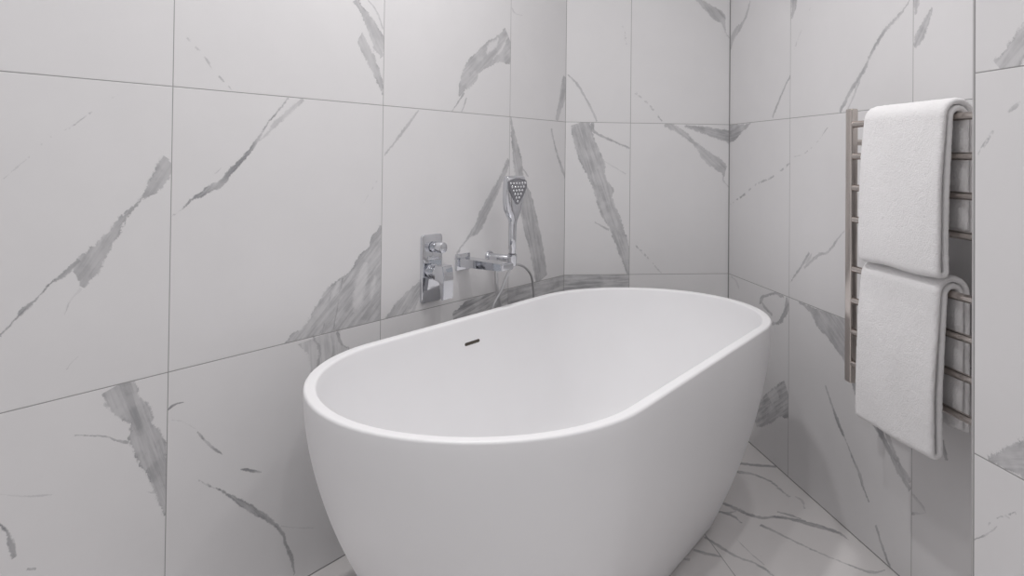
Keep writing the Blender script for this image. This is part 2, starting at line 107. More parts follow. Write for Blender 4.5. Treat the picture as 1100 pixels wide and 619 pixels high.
('F',(0,0),(-0.1631,-0.4106),(0.4547,-0.8907),0.2184,[(0.026,-0.0083),(0.289,0.03),(0.485,0.034),(0.751,0.0144),(1.012,-0.0077)],[(-0.026,0.0083),(0.254,0.0428),(0.459,0.0468),(0.724,0.0305),(0.988,0.0077)],0.575,0.4,0,0,0),
('F',(0,0),(-0.0447,-0.6023),(-0.1571,-0.9876),0.0795,[(0.055,-0.0029),(0.441,0.0063),(1.031,-0.0045)],[(-0.055,0.0029),(0.314,0.0161),(0.969,0.0045)],0.345,0.4,0,0,0),
('F',(0,0),(-0.2948,-0.6164),(0.745,-0.667),0.3607,[(0.004,-0.01),(0.18,-0.0273),(0.308,-0.0353),(0.454,-0.0001),(0.593,0.0129),(0.755,0.012),(0.876,0.0166),(0.999,-0.0044)],[(-0.004,0.01),(0.173,-0.0058),(0.298,-0.0181),(0.444,0.0171),(0.585,0.0342),(0.749,0.0388),(0.875,0.0354),(1.001,0.0044)],0.7474999999999999,0.4,0,0,0),
('F',(0,0),(-0.3275,-0.6745),(0.9859,0.1675),0.0762,[(-0.043,-0.0048),(0.383,-0.0189),(0.963,-0.0064)],[(0.043,0.0048),(0.468,-0.0075),(1.037,0.0064)],0.575,0.4,0,0,0),
('F',(0,0),(-0.2365,-0.7574),(0.6644,-0.7474),0.327,[(0.005,-0.009),(0.194,-0.0164),(0.37,-0.0287),(0.572,-0.0376),(0.795,-0.0425),(0.887,-0.0452),(1.003,-0.0045)],[(-0.005,0.009),(0.188,-0.0042),(0.365,-0.0186),(0.569,-0.0294),(0.792,-0.0329),(0.878,-0.0313),(0.997,0.0045)],0.6325,0.4,0,0,0),
('F',(0,0),(-0.3306,-0.6643),(0.5153,-0.857),0.0892,[(0.031,-0.0052),(0.594,0.005),(1.014,-0.0041)],[(-0.031,0.0052),(0.52,0.0206),(0.986,0.0041)],0.6325,0.4,0,0,0),
('F',(0,0),(-0.1496,-0.689),(0.7305,-0.683),0.0685,[(0.009,-0.004),(0.458,-0.0038),(1.008,-0.0049)],[(-0.009,0.004),(0.435,0.0082),(0.992,0.0049)],0.575,0.4,0,0,0),
('F',(0,0),(-0.4233,-0.803),(0.4718,-0.8817),0.2194,[(0.011,-0.0059),(0.287,-0.0125),(0.534,-0.0111),(0.756,0.0031),(1.006,-0.004)],[(-0.011,0.0059),(0.259,0.0019),(0.511,0.0),(0.736,0.0142),(0.994,0.004)],0.6325,0.4,0,0,0),
('F',(0,0),(-0.3389,-0.8224),(0.1444,-0.9895),0.126,[(0.013,-0.0025),(0.538,-0.005),(1.013,-0.0023)],[(-0.013,0.0025),(0.512,-0.0002),(0.987,0.0023)],0.40249999999999997,0.4,0,0,0),
('F',(1,0),(-0.4791,-0.8621),(0.8585,-0.5129),0.072,[(0.002,-0.0061),(0.579,-0.0116),(1.002,-0.0042)],[(-0.002,0.0061),(0.572,0.0052),(0.998,0.0042)],0.6,0.4,0,0,0),
('F',(1,0),(-0.5289,-0.8968),(0.9141,-0.4055),0.0246,[(-0.007,-0.0058),(0.99,-0.0058)],[(0.007,0.0058),(1.01,0.0058)],0.4,0.4,0,0,0),
]
COL = scene.collection
random.seed(3)

# ------------------------------------------------------------------ place
PHI = math.radians(42.8889)          # slant of the left wall
CORNER = Vector((-0.6727, 0.0, 0.0)) # left wall meets back wall
DL = Vector((-math.sin(PHI), -math.cos(PHI), 0))   # along the left wall, towards the viewer
NL = Vector((math.cos(PHI), -math.sin(PHI), 0))    # out of the left wall, into the room
TILE = 0.6
JUT_X, JUT_Y = -0.3445, -1.6793
CEIL = 2.4


def W(s, w, z):
    return CORNER + DL * s + NL * w + Vector((0, 0, z))


# ------------------------------------------------------------------ helpers
def link(name, bm, mats, parent=None, matrix=None, smooth=True):
    me = bpy.data.meshes.new(name)
    bmesh.ops.recalc_face_normals(bm, faces=bm.faces[:])
    bm.to_mesh(me)
    bm.free()
    for m in (mats if isinstance(mats, (list, tuple)) else [mats]):
        me.materials.append(m)
    if smooth:
        for p in me.polygons:
            p.use_smooth = True
    o = bpy.data.objects.new(name, me)
    COL.objects.link(o)
    if matrix is not None:
        o.matrix_world = matrix
    if parent is not None:
        o.parent = parent
    return o


def empty(name, label, cat, loc=(0, 0, 0), matrix=None, group=None):
    o = bpy.data.objects.new(name, None)
    o.empty_display_size = 0.1
    COL.objects.link(o)
    if matrix is not None:
        o.matrix_world = matrix
    else:
        o.location = loc
    o['label'] = label
    o['category'] = cat
    if group:
        o['group'] = group
    return o


def sharp(o, angle=35):
    """smooth shading that keeps hard edges"""
    me = o.data
    bm = bmesh.new()
    bm.from_mesh(me)
    lim = math.radians(angle)
    for e in bm.edges:
        e.smooth = not (len(e.link_faces) == 2 and e.calc_face_angle(0) > lim)
    bm.to_mesh(me)
    bm.free()
    return o


def box_bm(size, center=(0, 0, 0), bevel=0.0, seg=3, bm=None):
    own = bm is None
    b = bmesh.new()
    bmesh.ops.create_cube(b, size=1.0)
    bmesh.ops.scale(b, vec=size, verts=b.verts)
    if bevel:
        bmesh.ops.bevel(b, geom=b.edges[:], offset=bevel, segments=seg, profile=0.5, affect='EDGES')
    bmesh.ops.translate(b, vec=center, verts=b.verts)
    if own:
        return b
    merge(bm, b)
    return bm


def merge(dst, src):
    me = bpy.data.meshes.new('tmp')
    src.to_mesh(me)
    src.free()
    dst.from_mesh(me)
    bpy.data.meshes.remove(me)


def lathe_bm(profile, axis_m, n=40):
    """profile: list of (r, h); revolved about local z, then moved by axis_m; closed by caps"""
    b = bmesh.new()
    rings = []
    for r, h in profile:
        rings.append([b.verts.new((max(r, 1e-5) * math.cos(2 * math.pi * i / n), max(r, 1e-5) * math.sin(2 * math.pi * i / n), h)) for i in range(n)])
    for a, c in zip(rings, rings[1:]):
        for i in range(n):
            b.faces.new((a[i], a[(i + 1) % n], c[(i + 1) % n], c[i]))
    b.faces.new(rings[0][::-1])
    b.faces.new(rings[-1])
    bmesh.ops.transform(b, matrix=axis_m, verts=b.verts)
    return b


def axis_matrix(origin, z, x=None):
    z = Vector(z).normalized()
    x = Vector(x) if x is not None else (Vector((0, 0, 1)) if abs(z.z) < .9 else Vector((1, 0, 0)))
    x = (x - z * x.dot(z)).normalized()
    y = z.cross(x)
    m = Matrix((x, y, z)).transposed().to_4x4()
    m.translation = Vector(origin)
    return m


def tube_bm(pts, r, n=12, sub=10, r_end=None):
    """round tube through a smooth path"""
    P = [Vector(p) for p in pts]
    path = []
    for i in range(len(P) - 1):
        p0, p1, p2, p3 = P[max(i - 1, 0)], P[i], P[i + 1], P[min(i + 2, len(P) - 1)]
        for k in range(sub):
            t = k / sub
            path.append(0.5 * ((2 * p1) + (p2 - p0) * t + (2 * p0 - 5 * p1 + 4 * p2 - p3) * t * t + (3 * p1 - p0 - 3 * p2 + p3) * t ** 3))
    path.append(P[-1])
    b = bmesh.new()
    rings = []
    ref = Vector((0.31, 0.52, 0.79))
    for i, p in enumerate(path):
        rr = r if r_end is None else r + (r_end - r) * i / (len(path) - 1)
        t = (path[min(i + 1, len(path) - 1)] - path[max(i - 1, 0)]).normalized()
        u = (ref - t * ref.dot(t)).normalized()
        ref = u
        v = t.cross(u)
        rings.append([b.verts.new(p + (u * math.cos(2 * math.pi * k / n) + v * math.sin(2 * math.pi * k / n)) * rr) for k in range(n)])
    for a, c in zip(rings, rings[1:]):
        for k in range(n):
            b.faces.new((a[k], a[(k + 1) % n], c[(k + 1) % n], c[k]))
    b.faces.new(rings[0][::-1])
    b.faces.new(rings[-1])
    return b


def rounded_plate(wd, ht, th, rad, bev=.002, n=8):
    b = bmesh.new()
    pts = []
    for cx, cy, a0 in ((1, 1, 0), (-1, 1, 90), (-1, -1, 180), (1, -1, 270)):
        for i in range(n + 1):
            a = math.radians(a0 + 90 * i / n)
            pts.append((cx * (wd / 2 - rad) + rad * math.cos(a), cy * (ht / 2 - rad) + rad * math.sin(a)))
    def ring(ins, z):
        return [b.verts.new((x * (1 - 2 * ins / wd), y * (1 - 2 * ins / ht), z)) for x, y in pts]
    rs = [ring(0, 0), ring(0, th - bev), ring(bev * .3, th - bev * .3), ring(bev, th)]
    for p, q in zip(rs, rs[1:]):
        for i in range(len(p)):
            b.faces.new((p[i], p[(i + 1) % len(p)], q[(i + 1) % len(p)], q[i]))
    b.faces.new(rs[0][::-1])
    b.faces.new(rs[-1])
    return b


# ------------------------------------------------------------------ materials
class N:
    """small wrapper for building node trees"""
    def __init__(self, mat):
        self.t = mat.node_tree
        self.n = self.t.nodes

    def put(self, sock, val):
        if isinstance(val, bpy.types.NodeSocket):
            self.t.links.new(val, sock)
        else:
            sock.default_value = val

    def math(self, op, a, b=None, c=None, clamp=False):
        x = self.n.new('ShaderNodeMath')
        x.operation = op
        x.use_clamp = clamp
        self.put(x.inputs[0], a)
        if b is not None:
            self.put(x.inputs[1], b)
        if c is not None:
            self.put(x.inputs[2], c)
        return x.outputs[0]

    def dot(self, v, d):
        x = self.n.new('ShaderNodeVectorMath')
        x.operation = 'DOT_PRODUCT'
        self.put(x.inputs[0], v)
        x.inputs[1].default_value = d
        return x.outputs['Value']

    def sub(self, v, d):
        x = self.n.new('ShaderNodeVectorMath')
        x.operation = 'SUBTRACT'
        self.put(x.inputs[0], v)
        x.inputs[1].default_value = d
        return x.outputs[0]

    def smooth(self, v, a, b, lo=0.0, hi=1.0):
        x = self.n.new('ShaderNodeMapRange')
        x.interpolation_type = 'SMOOTHSTEP'
        self.put(x.inputs['Value'], v)
        for k, q in (('From Min', a), ('From Max', b), ('To Min', lo), ('To Max', hi)):
            x.inputs[k].default_value = q
        return x.outputs[0]

    def noise(self, vec, scale, detail=3, rough=.55):
        x = self.n.new('ShaderNodeTexNoise')
        self.put(x.inputs['Vector'], vec)
        x.inputs['Scale'].default_value = scale
        x.inputs['Detail'].default_value = detail
        x.inputs['Roughness'].default_value = rough
        return x.outputs['Fac']

    def combine(self, x_, y_, z_):
        x = self.n.new('ShaderNodeCombineXYZ')
        self.put(x.inputs[0], x_)
        self.put(x.inputs[1], y_)
        self.put(x.inputs[2], z_)
        return x.outputs[0]

    def curve(self, v, pts, lo, hi):
        x = self.n.new('ShaderNodeFloatCurve')
        m = x.mapping
        m.extend = 'HORIZONTAL'
        c = m.curves[0]
        P = [(min(max(t, 0), 1), (o - lo) / (hi - lo)) for t, o in pts]
        P = [q for i, q in enumerate(P) if i == 0 or q[0] > P[i - 1][0] + .002]
        if P[0][0] > 0:
            P = [(0.0, P[0][1])] + P if P[0][0] > .01 else [(0.0, P[0][1])] + P[1:]
        if P[-1][0] < 1:
            P = P + [(1.0, P[-1][1])] if P[-1][0] < .99 else P[:-1] + [(1.0, P[-1][1])]
        c.points[0].location = P[0]
        c.points[1].location = P[-1]
        for q in P[1:-1]:
            c.points.new(*q)
        for p in c.points:
            p.handle_type = 'AUTO_CLAMPED'
        m.update()
        self.put(x.inputs['Value'], v)
        return x.outputs[0]


def new_mat(name):
    m = bpy.data.materials.new(name)
    m.use_nodes = True
    return m, N(m), m.node_tree.nodes['Principled BSDF']


TILE_WHITE = (0.80, 0.79, 0.795)
VEIN_GREY = (0.20, 0.203, 0.220)


def marble(name, veins, grid, plane='xz', white=TILE_WHITE, rough=0.28, seed=0.0, grout_w=0.0009):
    """porcelain marble: veins are smooth shapes in the tile's own plane, broken up by noise.
    grid = (offset, pitch, offset, pitch) of the joints"""
    m, k, bsdf = new_mat(name)
    tc = k.n.new('ShaderNodeTexCoord').outputs['Object']
    sp = k.n.new('ShaderNodeSeparateXYZ')
    k.put(sp.inputs[0], tc)
    a, b = sp.outputs[0], sp.outputs[2 if plane == 'xz' else 1]
    P = k.combine(a, b, seed)
    n1 = k.math('SUBTRACT', k.noise(P, 55, 7, .78), .5)
    n2 = k.math('SUBTRACT', k.noise(k.combine(a, b, seed + 7.3), 64, 7, .78), .5)
    nd = k.noise(k.combine(a, b, seed + 3.1), 30, 3, .6)
    tone = k.noise(k.combine(a, b, seed + 5.7), 16, 4, .6)
    acc = None
    holes = [v for v in veins if v[11]]
    for v in [v for v in veins if not v[11]] + holes:
        (_, _, p0, u, L, e1, e2, S, K, E, D, neg) = v
        lo = min(o for t, o in e1 + e2) - .004
        hi = max(o for t, o in e1 + e2) + .004
        rng = hi - lo
        width = sum(o for t, o in e2) / len(e2) - sum(o for t, o in e1) / len(e1)
        amp = min(max(.55 * width, .0020), .0085)
        q = k.sub(P, (p0[0], p0[1], seed))
        t = k.dot(q, (u[0] / L, u[1] / L, 0))
        s = k.dot(q, (-u[1] / rng, u[0] / rng, 0))
        s = k.math('SUBTRACT', s, lo / rng)
        s1 = k.math('MULTIPLY_ADD', n1, amp * 4.0 / rng, s)
        s2 = k.math('MULTIPLY_ADD', n2, amp * 4.0 / rng, s)
        d1 = k.math('SUBTRACT', s1, k.curve(t, e1, lo, hi))
        d2 = k.math('SUBTRACT', k.curve(t, e2, lo, hi), s2)
        d = k.math('MINIMUM', d1, d2)
        soft = min(max(.35 * width, .0010), .0045) * (2.2 if neg else 1)
        mask = k.smooth(d, -.3 * soft / rng, soft / rng)
        mask = k.math('MULTIPLY', mask, k.math('COMPARE', t, .5, .502))
        if neg:
            acc = k.math('MULTIPLY', acc, k.math('MULTIPLY_ADD', mask, -S, 1.0))
            continue
        if width > .006:
            # streaks that run with the vein
            sv = k.combine(k.math('MULTIPLY', t, L * 5), k.math('MULTIPLY', s, rng * 60), seed)
            st = k.noise(sv, 1.6, 4, .6)
            val = k.math('MULTIPLY', k.smooth(st, .36, .64, S * (1 - K * .75), S * (1 + K * .22)), k.smooth(tone, .38, .62, .74, 1.08))
        else:
            val = k.smooth(tone, .38, .60, S * .45, S * 1.22)
        if E:
            rim = k.smooth(d, .0012 / rng, .0052 / rng, E * 2.0, 0)
            val = k.math('ADD', val, k.math('MULTIPLY', rim, k.smooth(tone, .42, .58)))
        if D:
            val = k.math('MULTIPLY', val, k.smooth(nd, .47, .56))
        val = k.math('MULTIPLY', val, mask)
        acc = val if acc is None else k.math('MAXIMUM', acc, val)
    # a very faint cloudiness of the white ground
    cloud = k.smooth(k.noise(P, 5, 4, .6), .3, .75, 0, .035)
    acc = k.math('MAXIMUM', acc, cloud) if acc is not None else cloud
    mix = k.n.new('ShaderNodeMix')
    mix.data_type = 'RGBA'
    k.put(mix.inputs['Factor'], k.math('MINIMUM', acc, 1.0))
    mix.inputs['A'].default_value = (*white, 1)
    mix.inputs['B'].default_value = (*VEIN_GREY, 1)
    # joints
    def joint(c, off, pitch):
        w = k.math('PINGPONG', k.math('SUBTRACT', c, off), pitch / 2)
        return w
    ga = joint(a, grid[0], grid[1])
    gb = joint(b, grid[2], grid[3])
    g = k.math('MINIMUM', ga, gb)
    gm = k.smooth(g, grout_w * .7, grout_w * 1.3, 1, 0)
    if plane == 'xz':
        gm = k.math('MAXIMUM', gm, k.smooth(k.math('MINIMUM', k.math('ABSOLUTE', a), b), .0028, .0038, 1, 0))
    mix2 = k.n.new('ShaderNodeMix')
    mix2.data_type = 'RGBA'
    k.put(mix2.inputs['Factor'], gm)
    k.put(mix2.inputs['A'], mix.outputs['Result'])
    mix2.inputs['B'].default_value = (0.33, 0.325, 0.325, 1)
    k.put(bsdf.inputs['Base Color'], mix2.outputs['Result'])
    k.put(bsdf.inputs['Roughness'], k.math('MULTIPLY_ADD', gm, .5, rough))
    bump = k.n.new('ShaderNodeBump')
    bump.inputs['Strength'].default_value = .4
    bump.inputs['Distance'].default_value = .001
    k.put(bump.inputs['Height'], k.smooth(g, grout_w * .6, grout_w * 2))
    k.put(bsdf.inputs['Normal'], bump.outputs[0])
    return m


def simple(name, col, rough=.5, metal=0.0, spec=.5, bump=None, coat=0):
    m, k, b = new_mat(name)
    b.inputs['Roughness'].default_value = rough
    b.inputs['Metallic'].default_value = metal
    b.inputs['Specular IOR Level'].default_value = spec
    b.inputs['Coat Weight'].default_value = coat
    tc = k.n.new('ShaderNodeTexCoord').outputs['Object']
    mx = k.n.new('ShaderNodeMix')
    mx.data_type = 'RGBA'
    k.put(mx.inputs['Factor'], k.noise(tc, 9, 3))
    mx.inputs['A'].default_value = (*[c * .985 for c in col], 1)
    mx.inputs['B'].default_value = (*[min(c * 1.015, 1) for c in col], 1)
    k.put(b.inputs['Base Color'], mx.outputs['Result'])
    if bump:
        bp = k.n.new('ShaderNodeBump')
        bp.inputs['Strength'].default_value = bump[1]
        bp.inputs['Distance'].default_value = bump[2]
        k.put(bp.inputs['Height'], k.noise(tc, bump[0], 4, .65))
        k.put(b.inputs['Normal'], bp.outputs[0])
    return m


M_TUB = simple('matt_white_solid_surface', (0.915, 0.91, 0.92), rough=.38, spec=.4)
M_CHROME = simple('chrome', (0.70, 0.71, 0.74), rough=.07, metal=1)
M_PLATE = simple('grey_spray_face', (0.26, 0.26, 0.28), rough=.3, metal=.5)
M_NOZZLE = simple('silver_nozzle', (0.82, 0.83, 0.85), rough=.15, metal=.7)
M_HOSE = simple('silver_hose', (0.62, 0.62, 0.63), rough=.28, metal=.85)
M_NICKEL = simple('brushed_nickel', (0.63, 0.58, 0.545), rough=.20, metal=1)
M_TOWEL = simple('white_terry', (0.96, 0.95, 0.955), rough=.95, spec=.1, bump=(300, .7, .004))
M_SLOT = simple('dark_steel_slot', (0.10, 0.085, 0.07), rough=.35, metal=.8)
M_TRIM = simple('aluminium_edge_trim', (0.62, 0.61, 0.61), rough=.35, metal=.6)
M_CEIL = simple('ceiling_paint', (0.86, 0.86, 0.86), rough=.9)
M_REAR = simple('pale_wall_paint', (0.82, 0.81, 0.81), rough=.8)
M_BACKING = simple('wall_backing', (0.6, 0.6, 0.6), rough=.9)


# ------------------------------------------------------------------ the setting
def tiled_wall(name, origin, along, length, first, front_sign, wall_id, height=CEIL, thick=.09, ext=(0, 0)):
    """a tiled wall: local x runs along the wall, local z up, the tiled face is local y = 0.
    first = distance from the corner to the first upright joint"""
    ang = math.atan2(along.y, along.x)
    mat = Matrix.Translation(origin) @ Matrix.Rotation(ang, 4, 'Z')
    b = bmesh.new()
    xs = [0.0]
    c = first
    while c < length - 1e-4:
        if c > 1e-4:
            xs.append(c)
        c += TILE
    xs.append(length)
    zs = [i * TILE for i in range(int(round(height / TILE)) + 1)]
    mats, used = [M_BACKING], {}
    plain = None
    verts = [[b.verts.new((x, 0, z)) for z in zs] for x in xs]
    for i in range(len(xs) - 1):
        for j in range(len(zs) - 1):
            vs = [v for v in VEINS if v[0] == wall_id and v[1] == (i, j)]
            key = (i, j) if vs else 'plain'
            if key not in used:
                used[key] = len(mats)
                mats.append(marble('marble_tile', vs, (first, TILE, 0.0, TILE), seed=1.7 * i + 4.1 * j + 11 * len(wall_id) + ord(wall_id)))
            f = b.faces.new((verts[i][j], verts[i + 1][j], verts[i + 1][j + 1], verts[i][j + 1]))
            f.material_index = used[key]
    y = -front_sign * thick
    A = [b.verts.new(p) for p in ((xs[0] - ext[0], y, 0), (xs[-1] + ext[1], y, 0), (xs[-1] + ext[1], y, zs[-1]), (xs[0] - ext[0], y, zs[-1]))]
    b.faces.new(A)
    n = len(zs)
    b.faces.new([verts[0][j] for j in range(n)] + [A[3], A[0]])
    b.faces.new([verts[-1][j] for j in range(n)] + [A[2], A[1]])
    b.faces.new([verts[i][0] for i in range(len(xs))] + [A[1], A[0]])
    b.faces.new([verts[i][-1] for i in range(len(xs))] + [A[2], A[3]])
    o = link(name, b, mats, matrix=mat, smooth=False)
    o['kind'] = 'structure'
    return o


LEFT_LEN = 0.3698 + 5 * TILE
tiled_wall('wall_left', CORNER, DL, LEFT_LEN, 0.3698, 1, 'L')
tiled_wall('wall_back', Vector((0, 0, 0)), Vector((-1, 0, 0)), 0.6727, 0.4113, 1, 'B', ext=(.09, .09))
tiled_wall('wall_right', Vector((0, 0, 0)), Vector((0, -1, 0)), -JUT_Y, 0.4754, -1, 'R')
REAR_Y = -4.6
tiled_wall('wall_front', Vector((JUT_X, JUT_Y, 0)), Vector((0, -1, 0)), JUT_Y - REAR_Y, 0.5961, -1, 'J', thick=-JUT_X + .09)
LW_END = W(LEFT_LEN, 0, 0)


def slab(name, pts, z0, z1, mats, fn=None):
    b = bmesh.new()
    lo = [b.verts.new((x, y, z0)) for x, y in pts]
    hi = [b.verts.new((x, y, z1)) for x, y in pts]
    b.faces.new(lo[::-1]).material_index = 0
    b.faces.new(hi).material_index = len(mats) - 1
    for i in range(len(pts)):
        b.faces.new((lo[i], lo[(i + 1) % len(pts)], hi[(i + 1) % len(pts)], hi[i]))
    o = link(name, b, mats, smooth=False)
    o['kind'] = 'structure'
    return o


ROOM = [(0.09, 0.09), (-0.75, 0.09), (LW_END.x - .1, LW_END.y + .05), (LW_END.x - .1, REAR_Y - .1), (0.09, REAR_Y - .1)]
FV = [v for v in VEINS if v[0] == 'F']
M_FLOOR = marble('floor_marble', FV, (-0.4175, TILE, -1.25, 1.2), plane='xy', white=(0.79, 0.765, 0.758), rough=.36, seed=2.2)
slab('floor', ROOM, -.08, 0.0, [M_FLOOR])
slab('ceiling', ROOM, CEIL, CEIL + .08, [M_CEIL])
# the rest of the room, behind the viewer
b = box_bm((.09, abs(REAR_Y - LW_END.y), CEIL), (LW_END.x - .045, (REAR_Y + LW_END.y) / 2, CEIL / 2))
o = link('wall_west', b, M_REAR, smooth=False); o['kind'] = 'structure'
# metal strip on the outer corner of the projecting wall
b = box_bm((.004, .0035, CEIL), (JUT_X + .0014, JUT_Y + .0010, CEIL / 2), bevel=.0005, seg=1)
o = link('trim_1', b, M_TRIM, smooth=False); o['kind'] = 'structure'

# ------------------------------------------------------------------ bathtub
S0, W0, TA, TB, TC, TM = .768, .517, .769, .367, .386, 1.944
KA, KB, PW, TH = .629, .571, 1.797, .6
NT = 128


def tub_ring(A, B):
    out = []
    for i in range(NT):
        th = 2 * math.pi * (i + .5) / NT
        cx, sy = math.cos(th), math.sin(th)
        x = math.copysign(abs(cx) ** (2 / TM), cx)
        y = math.copysign(abs(sy) ** (2 / TM), sy)
        c = min(TC, A * .8)
        out.append((x * (A - c) + math.copysign(c, cx), y * B))
    return out


def tub_size(z):
    g = 1 - (1 - min(max(z / TH, 0), 1)) ** PW
    return TA * (KA + (1 - KA) * g), TB * (KB + (1 - KB) * g)


def resample(ring, n):
    d = [0]
    for i in range(len(ring)):
        a, c = ring[i], ring[(i + 1) % len(ring)]
        d.append(d[-1] + math.hypot(a[0] - c[0], a[1] - c[1]))
    out = []
    j = 0
    for i in range(n):
        t = d[-1] * i / n
        while d[j + 1] < t:
            j += 1
        f = (t - d[j]) / max(d[j + 1] - d[j], 1e-9)
        a, c = ring[j % len(ring)], ring[(j + 1) % len(ring)]
        out.append((a[0] + (c[0] - a[0]) * f, a[1] + (c[1] - a[1]) * f))
    return out


def build_tub():
    b = bmesh.new()
    T = 0.026
    prof = []                                   # (inset from the outer skin, z used for size, z)
    prof += [(.012, 0, .0015), (.004, 0, .004), (0, 0.012, .012)]
    for i in range(1, 29):
        z = .012 + (TH - .006 - .012) * i / 28
        prof.append((0, z, z))
    for i in range(1, 5):
        a = math.pi / 2 * i / 4
        prof.append((.006 * (1 - math.cos(a)), TH, TH - .006 + .006 * math.sin(a)))
    prof.append((T * .5, TH, TH))
    for i in range(0, 5):
        a = math.pi / 2 * i / 4
        prof.append((T - .006 + .006 * math.sin(a), TH, TH - .006 + .006 * math.cos(a)))
    zb = .13
    R = .10
    for i in range(1, 20):
        z = TH - .006 - (TH - .006 - zb - R) * i / 19
        prof.append((T + .008 * (1 - z / TH), z, z))
    for i in range(1, 10):
        a = math.pi / 2 * i / 9
        prof.append((T + .006 + R * (1 - math.cos(a)), zb + R * (1 - math.sin(a)), zb + R * (1 - math.sin(a))))
    rings = []
    for ins, zs, z in prof:
        A, B = tub_size(zs)
        ring = resample(tub_ring(A - ins, B - ins), NT)
        rings.append([b.verts.new((x, y, z)) for x, y in ring])
    for p, q in zip(rings, rings[1:]):
        for i in range(NT):
            b.faces.new((p[i], p[(i + 1) % NT], q[(i + 1) % NT], q[i]))
    b.faces.new(rings[0][::-1])
    b.faces.new(rings[-1])
    return b


ang = math.atan2(DL.y, DL.x)
TUB_M = Matrix.Translation(W(S0, W0, 0)) @ Matrix.Rotation(ang, 4, 'Z')
tub = link('bathtub', build_tub(), M_TUB, matrix=TUB_M)
tub['label'] = 'large white freestanding oval bathtub standing on the marble floor'
tub['category'] = 'bathtub'
TUBI = TUB_M.inverted()


def child(name, bm, mat, parent, smooth=True):
    """a part whose mesh is given in world coordinates"""
    bmesh.ops.transform(bm, matrix=parent.matrix_world.inverted() if parent.type == 'MESH' or True else Matrix(), verts=bm.verts)
    o = link(name, bm, mat, smooth=smooth)
    o.parent = parent
    return o


# overflow slot on the wall side, flush with the inner skin
def slot_frame(depth):
    n_ = (NL * .995 + Vector((0, 0, .101))).normalized()
    m_ = Matrix((-DL, n_.cross(-DL), n_)).transposed().to_4x4()
    m_.translation = W(.7847, .1805, .5293) + n_ * depth
    return m_


bpy.context.view_layer.update()
b = rounded_plate(.066, .009, .004, .0044, .0008)
bmesh.ops.transform(b, matrix=slot_frame(-.0032), verts=b.verts)
bmesh.ops.transform(b, matrix=TUBI, verts=b.verts)
slot = sharp(link('overflow_slot', b, M_SLOT, tub))


# waste in the bottom of the tub
b = lathe_bm([(.001, .0), (.030, .0), (.032, .002), (.030, .005), (.012, .007), (.001, .007)], Matrix.Translation(W(S0, W0, .1295)))
bpy.context.view_layer.update()
child('drain_cover', b, M_CHROME, tub)

# ------------------------------------------------------------------ mixer with lever on the left wall
def wall_m(s, w, z):
    """local x along the wall (away from the viewer), local y up, local z out of the wall"""
    m = Matrix((-DL, Vector((0, 0, 1)), NL)).transposed().to_4x4()
    m.translation = W(s, w, z)
    return m


mixer = empty('bath_mixer', 'chrome rectangular bath mixer plate with round knob and square lever on tiled wall', 'tap', matrix=wall_m(.769, 0, .722))
sharp(link('back_plate', rounded_plate(.088, .203, .009, .010, .0025), M_CHROME, mixer))
sharp(link('diverter_knob', lathe_bm([(.0135, 0), (.0135, .008), (.0165, .0085), (.0165, .040), (.0155, .0425), (.013, .0435), (.001, .0435)], Matrix.Translation((.004, .064, .008))), M_CHROME, mixer))
b = box_bm((.05, .012, .004), (.004, .031, .010), bevel=.0015)
sharp(link('cover_strip', b, M_CHROME, mixer))
lev = sharp(link('lever_base', lathe_bm([(.0235, 0), (.0235, .006), (.021, .0065), (.021, .030), (.020, .032), (.001, .032)], Matrix.Translation((.004, -.012, .008))), M_CHROME, mixer))
# square block whose front face drops as a flat paddle
b = bmesh.new()
prof = [(.012, .034), (.012, .066), (-.020, .072), (-.086, .070), (-.088, .066), (-.087, .060), (-.040, .056), (-.033, .050), (-.033, .034)]
L_ = [b.verts.new((-.018, y, z)) for y, z in prof]
R_ = [b.verts.new((.026, y, z)) for y, z in prof]
b.faces.new(L_); b.faces.new(R_[::-1])
for i in range(len(prof)):
    j = (i + 1) % len(prof)
    b.faces.new((L_[i], R_[i], R_[j], L_[j]))
bmesh.ops.bevel(b, geom=b.edges[:], offset=.0015, segments=2, affect='EDGES')
sharp(link('lever_handle', b, M_CHROME, mixer), 25)

# ------------------------------------------------------------------ spout
spout = empty('bath_spout', 'flat chrome bath spout reaching out of the tiled wall below the hand shower', 'tap', matrix=wall_m(.621, 0, .724))
sharp(link('wall_flange', rounded_plate(.066, .052, .008, .003, .0015), M_CHROME, spout))
b = bmesh.new()
sec = []
for z, hw, top, bot in ((.006, .025, .014, -.014), (.10, .026, .0125, -.012), (.165, .0275, .0115, -.0105), (.181, .0275, .011, -.010), (.185, .0255, .009, -.008)):
    sec.append([b.verts.new((x, y, z)) for x, y in ((-hw, bot), (hw, bot), (hw, top), (-hw, top))])
for p, q in zip(sec, sec[1:]):
    for i in range(4):
        b.faces.new((p[i], p[(i + 1) % 4], q[(i + 1) % 4], q[i]))
b.faces.new(sec[0][::-1]); b.faces.new(sec[-1])
bmesh.ops.bevel(b, geom=[e for e in b.edges if abs((e.verts[0].co - e.verts[1].co).z) > .003], offset=.002, segments=2, affect='EDGES')
sharp(link('spout_body', b, M_CHROME, spout), 25)
b = box_bm((.030, .004, .012), (0, -.0095, .170), bevel=.001)
sharp(link('outlet', b, M_SLOT, spout))

